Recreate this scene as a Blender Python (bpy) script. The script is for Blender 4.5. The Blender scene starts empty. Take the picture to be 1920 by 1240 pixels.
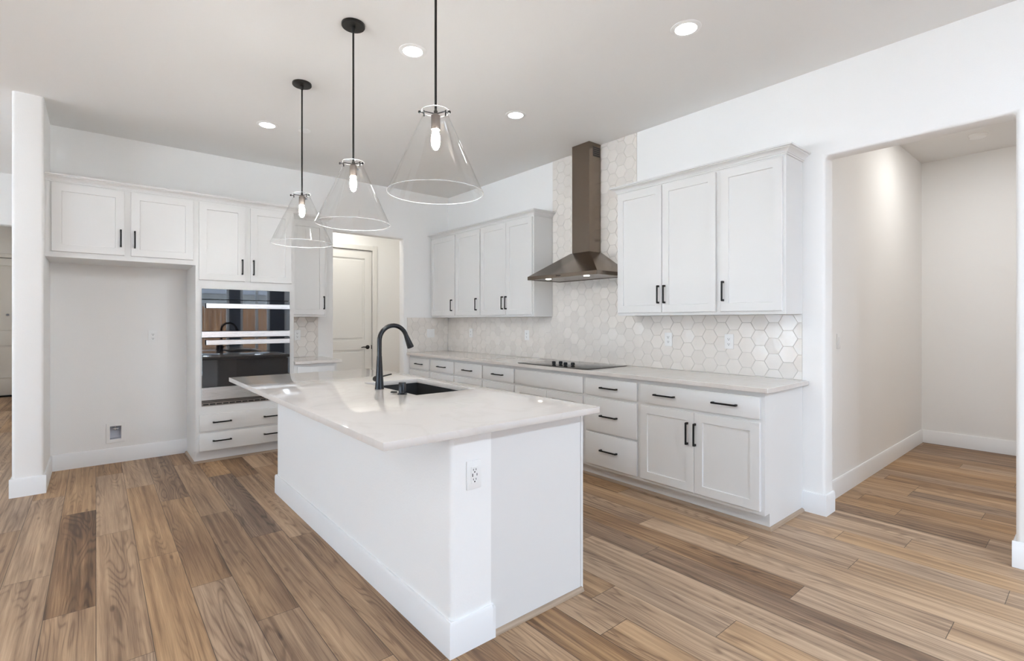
import bpy, bmesh, math, random
from mathutils import Vector
R = random.Random(7)
SC = bpy.context.scene
COL = SC.collection
PI = math.pi

# ------------------------------------------------------------------ camera
cam = bpy.data.cameras.new('camera')
camo = bpy.data.objects.new('camera', cam)
COL.objects.link(camo)
camo.location = (0.0, 0.0, 1.33)
camo.rotation_euler = (PI / 2, 0.0, -math.radians(39.8395))
cam.sensor_width = 36.0
cam.lens = 36.0 * 934.87 / 1920.0
cam.shift_y = -17.6 / 1920.0
cam.clip_start = 0.05
SC.camera = camo

# ------------------------------------------------------------------ sky, sun, daylight, exposure
SC.view_settings.view_transform = 'Standard'
SC.view_settings.look = 'None'
SC.view_settings.gamma = 1.0
SC.view_settings.use_curve_mapping = False
SC.view_settings.exposure = 1.19
SC.cycles.transparent_max_bounces = 32
SC.cycles.max_bounces = 14
SC.cycles.diffuse_bounces = 8
world = bpy.data.worlds.new('sky')
SC.world = world
world.use_nodes = True
wb = world.node_tree.nodes['Background']
wb.inputs['Color'].default_value = (0.70, 0.90, 1.14, 1)
wb.inputs['Strength'].default_value = 3.0
sun = bpy.data.lights.new('sun', 'SUN')
sun.energy = 36.0
sun.angle = math.radians(1.0)
sun.color = (0.87, 1.0, 1.145)
suno = bpy.data.objects.new('sun', sun)
COL.objects.link(suno)
suno.rotation_euler = Vector((0.55, -0.45, -0.70)).to_track_quat('-Z', 'Y').to_euler()
suno.location = (-12, 8, 12)

def portal(loc, facing, w, h):
    l = bpy.data.lights.new('window_portal', 'AREA')
    l.shape = 'RECTANGLE'; l.size = w; l.size_y = h
    l.cycles.is_portal = True
    o = bpy.data.objects.new('window_portal', l); COL.objects.link(o)
    o.location = loc
    o.rotation_euler = Vector(facing).to_track_quat('-Z', 'Z' if abs(facing[2]) < .9 else 'Y').to_euler()

# room constants
XR, YB, ZC = 3.82, 5.99, 3.065      # right wall face, back wall face, ceiling
YF, XL = -3.2, -6.0                 # front (window) wall face, far left wall face
WIN_FRONT = [(0.2, 2.54), (2.78, 3.47)]
ADDED_WIN_LEFT = [(-1.4, 0.3), (1.1, 2.8), (4.2, 5.9)]  # unseen windows added to light the island and column from the left
WZ0, WZ1 = 0.12, 2.44
for a, b in WIN_FRONT:
    portal(((a + b) / 2, YF - 0.17, (WZ0 + WZ1) / 2), (0, 1, 0), b - a, WZ1 - WZ0)
for a, b in ADDED_WIN_LEFT:
    portal((XL - 0.17, (a + b) / 2, (WZ0 + WZ1) / 2), (1, 0, 0), b - a, WZ1 - WZ0)

def unseen_lamp(x, y, watts, size=0.16, z=ZC - 0.006, col=(0.82, 0.98, 1.18)):
    l = bpy.data.lights.new('unseen_ceiling_lamp', 'AREA'); l.shape = 'DISK'; l.size = size; l.energy = watts; l.color = col
    o = bpy.data.objects.new('unseen_ceiling_lamp', l); COL.objects.link(o); o.location = (x, y, z)
LAMP_A, LAMP_B = 2.0, 16.0
for gy in (-1.8, 0.6, 3.0):                       # unseen fill lamps added over the rest of the open room
    unseen_lamp(-4.4, gy, LAMP_A)
    unseen_lamp(-2.2, gy, LAMP_A)
for gx in (0.2, 1.6, 3.0):  # more unseen fill lamps, added behind the camera
    unseen_lamp(gx, -1.9, LAMP_B)
unseen_lamp(-3.5, 7.0, LAMP_A)  # one more added fill lamp, out of view at the far left
unseen_lamp(-1.4, 10.4, 6, col=(1.0, 0.98, 0.92))                  # unseen lamp added to brighten the far hall
unseen_lamp(5.65, 0.62, 5.2, col=(1.0, 0.98, 0.95))                      # side hall
unseen_lamp(5.0, -0.9, 5, col=(1.0, 0.98, 0.95))  # extra unseen lamp added to brighten the side hall
unseen_lamp(2.5, 6.65, 5.6, col=(0.98, 0.95, 0.88))   # unseen lamp added in the passage behind the doorway

# ------------------------------------------------------------------ materials
def node_mat(name):
    m = bpy.data.materials.new(name); m.use_nodes = True
    nt = m.node_tree
    return m, nt, nt.nodes['Principled BSDF']

def pbr(name, col, rough=0.5, metal=0.0, bump=0.0, bscale=200.0, spec=0.5, coat=0.0, emit=None, estr=0.0):
    m, nt, b = node_mat(name)
    b.inputs['Base Color'].default_value = (*col, 1)
    b.inputs['Roughness'].default_value = rough
    b.inputs['Metallic'].default_value = metal
    b.inputs['Specular IOR Level'].default_value = spec
    b.inputs['Coat Weight'].default_value = coat
    if emit:
        b.inputs['Emission Color'].default_value = (*emit, 1)
        b.inputs['Emission Strength'].default_value = estr
    tc = nt.nodes.new('ShaderNodeTexCoord')
    nz = nt.nodes.new('ShaderNodeTexNoise')
    nz.inputs['Scale'].default_value = bscale
    nz.inputs['Detail'].default_value = 3
    nt.links.new(tc.outputs['Object'], nz.inputs['Vector'])
    if bump > 0:
        bp = nt.nodes.new('ShaderNodeBump')
        bp.inputs['Strength'].default_value = bump
        bp.inputs['Distance'].default_value = 0.002
        nt.links.new(nz.outputs['Fac'], bp.inputs['Height'])
        nt.links.new(bp.outputs['Normal'], b.inputs['Normal'])
    else:
        mr = nt.nodes.new('ShaderNodeMapRange')
        mr.inputs['To Min'].default_value = max(0.0, rough - 0.02)
        mr.inputs['To Max'].default_value = rough + 0.02
        nt.links.new(nz.outputs['Fac'], mr.inputs['Value'])
        nt.links.new(mr.outputs['Result'], b.inputs['Roughness'])
    return m

M = {}
M['wall'] = pbr('wall_paint', (0.865, 0.862, 0.852), 0.75, bump=0.25, bscale=140)
M['ceiling'] = pbr('ceiling_paint', (0.80, 0.793, 0.78), 0.85, bump=0.15, bscale=120)
M['trim'] = pbr('trim_paint', (0.84, 0.845, 0.85), 0.38, bump=0.02, bscale=60)
M['cab'] = pbr('cabinet_paint', (0.735, 0.731, 0.72), 0.36, bump=0.015, bscale=40)
M['door'] = pbr('door_paint', (0.78, 0.77, 0.74), 0.42, bump=0.03, bscale=60)
M['plastic'] = pbr('white_plastic', (0.84, 0.84, 0.83), 0.3)
M['slot'] = pbr('dark_slot', (0.02, 0.02, 0.02), 0.6)
M['black'] = pbr('black_metal', (0.006, 0.006, 0.006), 0.42, metal=0.0, spec=0.3)
M['bronze'] = pbr('dark_bronze', (0.010, 0.009, 0.007), 0.42, metal=0.2)
M['faucet'] = pbr('matte_black_metal', (0.007, 0.008, 0.011), 0.24, metal=0.0, spec=0.45)
M['sink'] = pbr('black_composite', (0.022, 0.022, 0.023), 0.5, bump=0.15, bscale=500)
M['glassblack'] = pbr('black_oven_glass', (0.006, 0.006, 0.008), 0.015, spec=1.0, coat=0.45)
M['cookglass'] = pbr('cooktop_glass', (0.012, 0.011, 0.010), 0.06, spec=0.8)
M['wall_darkened'] = pbr('wall_paint_darkened', (0.11, 0.12, 0.14), 0.75, bump=0.25, bscale=140)  # wall colour darkened so the backlit window wall reflects dark in the oven
M['chrome'] = pbr('chrome', (0.75, 0.75, 0.76), 0.15, metal=1.0)
M['hole'] = pbr('deep_shadow', (0.03, 0.03, 0.03), 0.8)
M['waterbox'] = pbr('grey_plastic', (0.62, 0.63, 0.68), 0.5)
M['sockdark'] = pbr('socket_metal', (0.16, 0.13, 0.11), 0.35, metal=0.7)
M['concrete'] = pbr('patio_concrete', (0.46, 0.46, 0.46), 0.9, bump=0.3, bscale=30)
M['stucco'] = pbr('house_stucco', (0.42, 0.40, 0.38), 0.9, bump=0.3, bscale=30)
M['roof'] = pbr('roof_tile', (0.10, 0.10, 0.11), 0.8, bump=0.4, bscale=12)

def emission(name, col, strength):
    m, nt, b = node_mat(name)
    b.inputs['Base Color'].default_value = (0.9, 0.9, 0.88, 1)
    b.inputs['Emission Color'].default_value = (*col, 1)
    b.inputs['Emission Strength'].default_value = strength
    return m
M['lamp'] = emission('downlight_lens', (0.95, 0.98, 1.01), 9.0)
M['hoodlamp'] = emission('hood_lamp_lens', (1.0, 0.93, 0.84), 14.0)
M['bulb'] = emission('glowing_bulb', (0.97, 0.97, 0.95), 215.0)

def steel(name, col, rough, axis):
    m, nt, b = node_mat(name)
    b.inputs['Base Color'].default_value = (*col, 1)
    b.inputs['Metallic'].default_value = 1.0
    tc = nt.nodes.new('ShaderNodeTexCoord'); mp = nt.nodes.new('ShaderNodeMapping')
    sc = [900, 900, 900]; sc[axis] = 6
    mp.inputs['Scale'].default_value = sc
    nz = nt.nodes.new('ShaderNodeTexNoise'); nz.inputs['Scale'].default_value = 1.0; nz.inputs['Detail'].default_value = 2
    mr = nt.nodes.new('ShaderNodeMapRange'); mr.inputs['To Min'].default_value = rough - .06; mr.inputs['To Max'].default_value = rough + .08
    nt.links.new(tc.outputs['Object'], mp.inputs['Vector']); nt.links.new(mp.outputs['Vector'], nz.inputs['Vector'])
    nt.links.new(nz.outputs['Fac'], mr.inputs['Value']); nt.links.new(mr.outputs['Result'], b.inputs['Roughness'])
    bp = nt.nodes.new('ShaderNodeBump'); bp.inputs['Strength'].default_value = 0.05; bp.inputs['Distance'].default_value = 0.001
    nt.links.new(nz.outputs['Fac'], bp.inputs['Height']); nt.links.new(bp.outputs['Normal'], b.inputs['Normal'])
    return m
M['steel_y'] = steel('brushed_steel_hood', (0.25, 0.205, 0.165), 0.21, 1)
M['steel_x'] = steel('brushed_steel_oven', (0.68, 0.68, 0.68), 0.28, 0)
M['steel_d'] = steel('dark_steel', (0.30, 0.27, 0.25), 0.30, 0)

def thin_glass(name, tint, gloss=1.0):
    m, nt, b = node_mat(name)
    nt.nodes.remove(b)
    out = nt.nodes['Material Output']
    tr = nt.nodes.new('ShaderNodeBsdfTransparent'); tr.inputs['Color'].default_value = (*tint, 1)
    gl = nt.nodes.new('ShaderNodeBsdfGlossy'); gl.inputs['Roughness'].default_value = 0.02
    # Schlick reflectance, the same on both faces of the pane
    ge = nt.nodes.new('ShaderNodeNewGeometry'); dt = nt.nodes.new('ShaderNodeVectorMath'); dt.operation = 'DOT_PRODUCT'
    nt.links.new(ge.outputs['Incoming'], dt.inputs[0]); nt.links.new(ge.outputs['Normal'], dt.inputs[1])
    prev = dt.outputs['Value']
    for op, val in (('ABSOLUTE', None), ('SUBTRACT', 'rev'), ('POWER', 5.0), ('MULTIPLY_ADD', 0.92), ('MULTIPLY', gloss)):
        n = nt.nodes.new('ShaderNodeMath'); n.operation = op
        if val == 'rev':
            n.inputs[0].default_value = 1.0; nt.links.new(prev, n.inputs[1])
        else:
            nt.links.new(prev, n.inputs[0])
            if val is not None: n.inputs[1].default_value = val
        if op == 'MULTIPLY_ADD': n.inputs[2].default_value = 0.08
        prev = n.outputs[0]
    mx = nt.nodes.new('ShaderNodeMixShader')
    nt.links.new(prev, mx.inputs['Fac'])
    nt.links.new(tr.outputs[0], mx.inputs[1]); nt.links.new(gl.outputs[0], mx.inputs[2])
    nt.links.new(mx.outputs[0], out.inputs['Surface'])
    return m
M['pane'] = thin_glass('window_glass', (0.97, 0.98, 0.98), 1.0)
M['shade'] = thin_glass('clear_shade_glass', (0.975, 0.975, 0.97), 1.0)
def glass_lip():
    m, nt, b = node_mat('glass_lip_glint')
    b.inputs['Base Color'].default_value = (0.92, 0.93, 0.93, 1); b.inputs['Roughness'].default_value = 0.08; b.inputs['Specular IOR Level'].default_value = 0.8
    tr = nt.nodes.new('ShaderNodeBsdfTransparent'); mx = nt.nodes.new('ShaderNodeMixShader'); mx.inputs['Fac'].default_value = 0.32  # white diffuse mix stands in for light caught on the clear glass lip
    nt.links.new(tr.outputs[0], mx.inputs[1]); nt.links.new(b.outputs[0], mx.inputs[2]); nt.links.new(mx.outputs[0], nt.nodes['Material Output'].inputs['Surface'])
    return m
M['shade_edge'] = glass_lip()

def quartz():
    m, nt, b = node_mat('white_quartz')
    L = nt.links.new
    tc = nt.nodes.new('ShaderNodeTexCoord')
    n1 = nt.nodes.new('ShaderNodeTexNoise'); n1.inputs['Scale'].default_value = 2.2; n1.inputs['Detail'].default_value = 6; n1.inputs['Distortion'].default_value = 1.2
    r1 = nt.nodes.new('ShaderNodeValToRGB')
    e = r1.color_ramp.elements
    e[0].position = 0.46; e[0].color = (0.665, 0.625, 0.588, 1)
    e[1].position = 0.54; e[1].color = (0.665, 0.625, 0.588, 1)
    x = r1.color_ramp.elements.new(0.50); x.color = (0.64, 0.598, 0.56, 1)
    L(tc.outputs['Object'], n1.inputs['Vector']); L(n1.outputs['Fac'], r1.inputs['Fac'])
    L(r1.outputs['Color'], b.inputs['Base Color'])
    b.inputs['Roughness'].default_value = 0.075
    b.inputs['Specular IOR Level'].default_value = 0.55
    return m
M['quartz'] = quartz()

def tile_mat():
    m, nt, b = node_mat('glazed_tile')
    L = nt.links.new
    g = nt.nodes.new('ShaderNodeNewGeometry')
    r = nt.nodes.new('ShaderNodeValToRGB')
    e = r.color_ramp.elements
    e[0].position = 0.0; e[0].color = (0.755, 0.715, 0.668, 1)
    e[1].position = 1.0; e[1].color = (0.83, 0.79, 0.742, 1)
    tc = nt.nodes.new('ShaderNodeTexCoord')
    nz = nt.nodes.new('ShaderNodeTexNoise'); nz.inputs['Scale'].default_value = 14; nz.inputs['Detail'].default_value = 3
    mx = nt.nodes.new('ShaderNodeMath'); mx.operation = 'MULTIPLY_ADD'; mx.inputs[1].default_value = 0.6; 
    L(nz.outputs['Fac'], mx.inputs[0]); L(g.outputs['Random Per Island'], mx.inputs[2])
    sb = nt.nodes.new('ShaderNodeMath'); sb.operation = 'SUBTRACT'; sb.inputs[1].default_value = 0.3
    L(mx.outputs[0], sb.inputs[0]); L(sb.outputs[0], r.inputs['Fac'])
    L(tc.outputs['Object'], nz.inputs['Vector']); L(r.outputs['Color'], b.inputs['Base Color'])
    n2 = nt.nodes.new('ShaderNodeTexNoise'); n2.inputs['Scale'].default_value = 22; n2.inputs['Detail'].default_value = 1
    L(tc.outputs['Object'], n2.inputs['Vector'])
    bp = nt.nodes.new('ShaderNodeBump'); bp.inputs['Strength'].default_value = 0.22; bp.inputs['Distance'].default_value = 0.008
    L(n2.outputs['Fac'], bp.inputs['Height']); L(bp.outputs['Normal'], b.inputs['Normal'])
    b.inputs['Roughness'].default_value = 0.08
    b.inputs['Specular IOR Level'].default_value = 0.38
    return m
M['tile'] = tile_mat()
M['grout'] = pbr('grout', (0.67, 0.635, 0.59), 0.85, bump=0.2, bscale=300)

def wood_floor():
    m, nt, b = node_mat('plank_floor')
    N, L = nt.nodes.new, nt.links.new
    def math_(op, a=None, bb=None, c=None):
        n = N('ShaderNodeMath'); n.operation = op
        for i, v in enumerate((a, bb, c)):
            if v is None: continue
            if isinstance(v, (int, float)): n.inputs[i].default_value = v
            else: L(v, n.inputs[i])
        return n.outputs[0]
    uv = N('ShaderNodeUVMap'); uv.uv_map = 'plank'
    sep = N('ShaderNodeSeparateXYZ'); L(uv.outputs['UV'], sep.inputs[0])
    at = N('ShaderNodeAttribute'); at.attribute_name = 'tone'
    sd = N('ShaderNodeAttribute'); sd.attribute_name = 'seed'
    tone, seed = at.outputs['Fac'], sd.outputs['Fac']
    u, v = sep.outputs[0], sep.outputs[1]      # metres across / along one plank
    off = math_('MULTIPLY', seed, 37.0)
    def coord(su, sv, k=1.0):
        c = N('ShaderNodeCombineXYZ')
        L(math_('MULTIPLY', u, su), c.inputs[0]); L(math_('MULTIPLY', v, sv), c.inputs[1]); L(math_('MULTIPLY', off, k), c.inputs[2])
        return c.outputs[0]
    def noise(vec, scale=1.0, detail=4, rough=0.55, dist=0.0):
        n = N('ShaderNodeTexNoise'); n.inputs['Scale'].default_value = scale; n.inputs['Detail'].default_value = detail
        n.inputs['Roughness'].default_value = rough; n.inputs['Distortion'].default_value = dist
        L(vec, n.inputs['Vector']); return n.outputs['Fac']
    fine = noise(coord(420, 6), detail=4)
    streak = noise(coord(46, 0.9, 1.7), detail=6, dist=0.3)
    broad = noise(coord(9, 1.1, 2.3), detail=2)
    field = noise(coord(6.5, 0.62, 0.7), detail=2.0, rough=0.45, dist=0.25)
    rings = math_('SINE', math_('MULTIPLY', field, 150.0))
    rings = math_('POWER', math_('MULTIPLY_ADD', rings, 0.5, 0.5), 3.0)
    gate = N('ShaderNodeMapRange'); L(noise(coord(11, 0.5, 3.1), detail=1), gate.inputs['Value'])
    gate.inputs['From Min'].default_value = 0.40; gate.inputs['From Max'].default_value = 0.56
    rings = math_('MULTIPLY', rings, gate.outputs[0])
    vor = N('ShaderNodeTexVoronoi'); vor.inputs['Scale'].default_value = 1.0
    L(coord(13.0, 3.4, 1.3), vor.inputs['Vector'])
    kn = N('ShaderNodeMapRange'); L(vor.outputs['Distance'], kn.inputs['Value'])
    kn.inputs['From Min'].default_value = 0.06; kn.inputs['From Max'].default_value = 0.15
    kn.inputs['To Min'].default_value = 1.0; kn.inputs['To Max'].default_value = 0.0
    vs_ = N('ShaderNodeSeparateColor'); L(vor.outputs['Color'], vs_.inputs[0])
    knot = math_('MULTIPLY', kn.outputs[0], math_('GREATER_THAN', vs_.outputs[0], 0.62))
    t = math_('MULTIPLY_ADD', math_('SUBTRACT', streak, 0.5), 1.15, math_('MULTIPLY_ADD', tone, 0.20, 0.5))
    t = math_('MULTIPLY_ADD', math_('SUBTRACT', fine, 0.5), 0.60, t)
    t = math_('MULTIPLY_ADD', math_('SUBTRACT', broad, 0.5), 0.75, t)
    t = math_('MULTIPLY_ADD', rings, -0.24, t)
    t = math_('MULTIPLY_ADD', knot, -0.30, t)
    t = math_('MULTIPLY_ADD', t, 0.80, 0.12)
    cr = N('ShaderNodeValToRGB'); L(t, cr.inputs['Fac'])
    e = cr.color_ramp.elements
    e[0].position = 0.0; e[0].color = (0.085, 0.045, 0.024, 1)
    e[1].position = 1.0; e[1].color = (0.67, 0.450, 0.265, 1)
    x = e.new(0.33); x.color = (0.235, 0.136, 0.073, 1)
    x = e.new(0.62); x.color = (0.435, 0.275, 0.150, 1)
    # some planks are greyer, some warmer
    hs = N('ShaderNodeHueSaturation'); L(cr.outputs['Color'], hs.inputs['Color'])
    L(math_('MULTIPLY_ADD', math_('FRACT', math_('MULTIPLY', seed, 7.31)), 0.26, 0.80), hs.inputs['Saturation'])
    # seams
    eu = math_('MINIMUM', u, math_('SUBTRACT', 0.182, u)); ev = math_('MINIMUM', v, math_('SUBTRACT', 1.54, v))
    ed = math_('MINIMUM', eu, ev)
    sm = N('ShaderNodeMapRange'); L(ed, sm.inputs['Value'])
    sm.inputs['From Min'].default_value = 0.0004; sm.inputs['From Max'].default_value = 0.0020
    mx = N('ShaderNodeMix'); mx.data_type = 'RGBA'
    L(sm.outputs[0], mx.inputs['Factor']); mx.inputs[6].default_value = (0.06, 0.04, 0.028, 1); L(hs.outputs['Color'], mx.inputs[7])
    L(mx.outputs[2], b.inputs['Base Color'])
    b.inputs['Roughness'].default_value = 0.47
    b.inputs['Specular IOR Level'].default_value = 0.36
    bp = N('ShaderNodeBump'); bp.inputs['Strength'].default_value = 0.12; bp.inputs['Distance'].default_value = 0.002
    L(math_('MULTIPLY_ADD', sm.outputs[0], 2.0, fine), bp.inputs['Height']); L(bp.outputs['Normal'], b.inputs['Normal'])
    return m
M['floor'] = wood_floor()

def wood_simple(name, c1, c2, axis, sc=60):
    m, nt, b = node_mat(name)
    L = nt.links.new
    tc = nt.nodes.new('ShaderNodeTexCoord'); mp = nt.nodes.new('ShaderNodeMapping')
    s = [sc, sc, sc]; s[axis] = sc / 20
    mp.inputs['Scale'].default_value = s
    nz = nt.nodes.new('ShaderNodeTexNoise'); nz.inputs['Scale'].default_value = 1; nz.inputs['Detail'].default_value = 4
    r = nt.nodes.new('ShaderNodeValToRGB')
    r.color_ramp.elements[0].position = .3; r.color_ramp.elements[0].color = (*c1, 1)
    r.color_ramp.elements[1].position = .7; r.color_ramp.elements[1].color = (*c2, 1)
    L(tc.outputs['Object'], mp.inputs['Vector']); L(mp.outputs[0], nz.inputs['Vector']); L(nz.outputs['Fac'], r.inputs['Fac']); L(r.outputs[0], b.inputs['Base Color'])
    b.inputs['Roughness'].default_value = 0.45
    return m
M['shoe_y'] = wood_simple('shoe_moulding_wood', (0.30, 0.215, 0.15), (0.42, 0.32, 0.235), 1)
M['shoe_x'] = wood_simple('shoe_moulding_wood_cross', (0.30, 0.215, 0.15), (0.42, 0.32, 0.235), 0)
M['fence'] = wood_simple('fence_wood', (0.07, 0.030, 0.013), (0.20, 0.10, 0.045), 2, 40)

# ------------------------------------------------------------------ geometry helpers
def FX(p):  return lambda u, v, d: (p - d, u, v)     # faces -x, u runs along y
def FY(p):  return lambda u, v, d: (u, p - d, v)     # faces -y, u runs along x
def FXP(p): return lambda u, v, d: (p + d, u, v)     # faces +x
def FYP(p): return lambda u, v, d: (u, p + d, v)     # faces +y
W = lambda x, y, z: (x, y, z)                        # plain world axes (u=x, v=y, d=z)

def absorb(bm, tmp):
    me = bpy.data.meshes.new('tmp'); tmp.to_mesh(me); tmp.free()
    bm.from_mesh(me); bpy.data.meshes.remove(me)

def box(bm, F, u0, u1, v0, v1, d0, d1, bev=0.0, seg=1):
    t = bmesh.new()
    vs = [t.verts.new(F(u, v, d)) for u in (u0, u1) for v in (v0, v1) for d in (d0, d1)]
    for q in ((0, 1, 3, 2), (4, 6, 7, 5), (0, 4, 5, 1), (2, 3, 7, 6), (0, 2, 6, 4), (1, 5, 7, 3)):
        t.faces.new([vs[i] for i in q])
    bmesh.ops.recalc_face_normals(t, faces=t.faces)
    if bev > 0:
        bmesh.ops.bevel(t, geom=list(t.edges), offset=bev, segments=seg, affect='EDGES', profile=0.5)
    absorb(bm, t)

def panel(bm, F, u0, u1, v0, v1, holes, d0, d1, bev=0.0, seg=3, which=None):
    """slab with rectangular holes as one clean mesh; which(co_mid, dir) picks edges to round"""
    t = bmesh.new()
    us = sorted({u0, u1, *[h[0] for h in holes], *[h[1] for h in holes]}); us = [u for u in us if u0 <= u <= u1]
    vs = sorted({v0, v1, *[h[2] for h in holes], *[h[3] for h in holes]}); vs = [v for v in vs if v0 <= v <= v1]
    cache = {}
    def V(u, v, d):
        k = (round(u, 5), round(v, 5), round(d, 5))
        if k not in cache: cache[k] = t.verts.new(F(u, v, d))
        return cache[k]
    def solid(i, j):
        if i < 0 or j < 0 or i >= len(us) - 1 or j >= len(vs) - 1: return False
        cu, cv = (us[i] + us[i + 1]) / 2, (vs[j] + vs[j + 1]) / 2
        return not any(h[0] < cu < h[1] and h[2] < cv < h[3] for h in holes)
    for i in range(len(us) - 1):
        for j in range(len(vs) - 1):
            if not solid(i, j): continue
            a, b, c, e = us[i], us[i + 1], vs[j], vs[j + 1]
            for d in (d0, d1):
                t.faces.new([V(a, c, d), V(b, c, d), V(b, e, d), V(a, e, d)])
            for (di, dj, p, q) in ((-1, 0, (a, c), (a, e)), (1, 0, (b, c), (b, e)), (0, -1, (a, c), (b, c)), (0, 1, (a, e), (b, e))):
                if not solid(i + di, j + dj):
                    t.faces.new([V(*p, d0), V(*q, d0), V(*q, d1), V(*p, d1)])
    bmesh.ops.recalc_face_normals(t, faces=t.faces)
    if bev > 0:
        es = []
        for e in t.edges:
            if len(e.link_faces) == 2 and e.calc_face_angle(0) > 0.5:
                mid = (e.verts[0].co + e.verts[1].co) / 2
                if which is None or which(mid, e.verts[1].co - e.verts[0].co): es.append(e)
        bmesh.ops.bevel(t, geom=es, offset=bev, segments=seg, affect='EDGES', profile=0.5)
    absorb(bm, t)

def lathe(bm, prof, cx, cy, seg=32, axis=None, closed=False):
    """profile of (radius, z) around a vertical axis through cx, cy (axis: optional mapping of local x,y,z)"""
    ax = axis or (lambda x, y, z: (cx + x, cy + y, z))
    rings = []
    for r, z in prof:
        if r < 1e-6: rings.append([bm.verts.new(ax(0, 0, z))])
        else: rings.append([bm.verts.new(ax(r * math.cos(2 * PI * k / seg), r * math.sin(2 * PI * k / seg), z)) for k in range(seg)])
    pairs = list(zip(rings, rings[1:]))
    if closed: pairs.append((rings[-1], rings[0]))
    fs = []
    for A, B in pairs:
        for k in range(seg):
            k2 = (k + 1) % seg
            if len(A) == 1 and len(B) == 1: continue
            if len(A) == 1: fs.append(bm.faces.new([A[0], B[k], B[k2]]))
            elif len(B) == 1: fs.append(bm.faces.new([A[k], A[k2], B[0]]))
            else: fs.append(bm.faces.new([A[k], A[k2], B[k2], B[k]]))
    bmesh.ops.recalc_face_normals(bm, faces=fs)

def tube(bm, pts, rad, seg=14):
    pts = [Vector(p) for p in pts]
    rs = rad if isinstance(rad, (list, tuple)) else [rad] * len(pts)
    rings = []; prev = None
    for i, p in enumerate(pts):
        d = (pts[min(i + 1, len(pts) - 1)] - pts[max(i - 1, 0)]).normalized()
        if prev is None:
            a = d.orthogonal().normalized()
        else:
            a = (prev - d * prev.dot(d)).normalized()
        prev = a; b = d.cross(a)
        rings.append([bm.verts.new(p + (a * math.cos(2 * PI * k / seg) + b * math.sin(2 * PI * k / seg)) * rs[i]) for k in range(seg)])
    fs = []
    for A, B in zip(rings, rings[1:]):
        for k in range(seg):
            fs.append(bm.faces.new([A[k], A[(k + 1) % seg], B[(k + 1) % seg], B[k]]))
    fs.append(bm.faces.new(rings[0][::-1])); fs.append(bm.faces.new(rings[-1]))
    bmesh.ops.recalc_face_normals(bm, faces=fs)

def extrude_profile(bm, F, prof, u0, u1, m0=0.0, m1=0.0):
    """profile of (d, v) swept along u; m0/m1 mitre: end u shifts by m*d"""
    A = [bm.verts.new(F(u0 + m0 * d, v, d)) for d, v in prof]
    B = [bm.verts.new(F(u1 + m1 * d, v, d)) for d, v in prof]
    n = len(prof); fs = []
    for i in range(n):
        j = (i + 1) % n
        fs.append(bm.faces.new([A[i], A[j], B[j], B[i]]))
    fs.append(bm.faces.new(A[::-1])); fs.append(bm.faces.new(B))
    bmesh.ops.recalc_face_normals(bm, faces=fs)

def root_of(o):
    while o.parent: o = o.parent
    return o

def obj(name, bm, mat, parent=None, origin=None):
    """link a bmesh as one object; a part is stored relative to its thing's base"""
    me = bpy.data.meshes.new(name)
    if parent is not None: org = root_of(parent).location.copy()
    elif origin is not None: org = Vector(origin)
    else:
        xs = [v.co for v in bm.verts]
        lo = Vector([min(c[i] for c in xs) for i in range(3)]); hi = Vector([max(c[i] for c in xs) for i in range(3)])
        org = Vector(((lo.x + hi.x) / 2, (lo.y + hi.y) / 2, lo.z))
    bmesh.ops.translate(bm, vec=-org, verts=bm.verts)
    bm.to_mesh(me); bm.free()
    me.shade_smooth(); me.set_sharp_from_angle(angle=math.radians(32))
    me.materials.append(M[mat])
    o = bpy.data.objects.new(name, me); COL.objects.link(o)
    if parent is not None: o.parent = parent
    else: o.location = org
    return o

def tag(o, label, cat, group=None):
    o['label'] = label; o['category'] = cat
    if group: o['group'] = group
    return o

def thing(name, label, cat, loc, group=None):
    o = bpy.data.objects.new(name, None); COL.objects.link(o)
    o.empty_display_size = 0.1
    o.location = loc
    return tag(o, label, cat, group)

def struct(name, bm, mat, parent=None):
    o = obj(name, bm, mat, parent)
    if parent is None: o['kind'] = 'structure'
    return o
def NB(): return bmesh.new()

# ------------------------------------------------------------------ floor: planks with real joints
PW, PL = 0.182, 1.54
JOINT = {-2: 3.552, -1: 3.034, 0: 4.003, 1: 3.451, 2: 2.93, 3: 3.956, 4: 3.37, 10: 1.59, 11: 1.062, 12: 2.057, 14: 0.981,
         13: 1.70, 15: 0.44, 16: 1.418, 17: 0.90, 18: 0.315, 20: 0.772, 22: 0.467, 23: 0.94, 25: 0.551}
TONE = {(-1, 0): -1.35, (4, 0): -1.25, (14, 0): -1.2, (13, -1): -1.2, (13, 0): -0.9, (22, 0): -1.3, (0, 0): 0.5, (0, -1): 0.15,
        (1, 0): 0.05, (1, -1): 0.1, (2, 0): -0.2, (2, -1): 0.0, (2, 1): -0.5, (3, 0): 0.1, (3, -1): -0.35, (-2, -1): 0.3, (-2, 0): 0.4, (-1, -1): 0.2,
        (-1, 1): 0.3, (15, 0): 0.5, (15, -1): 0.6, (16, 0): 0.3, (16, -1): 0.4, (17, -1): 0.5, (12, -1): 0.6, (11, -1): 0.7, (11, 0): 0.2, (12, 0): 0.3,
        (17, 0): 0.3, (18, 0): 0.3, (19, 0): 0.4, (20, 0): 0.3, (20, -1): 0.1, (21, 0): 0.1, (23, 0): 0.1, (14, -1): 0.6, (10, 0): -0.4, (10, -1): 0.5,
        (4, -1): 0.0, (5, 0): -0.5, (5, -1): -0.6, (18, -1): 0.2, (22, -1): -0.2}
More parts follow.
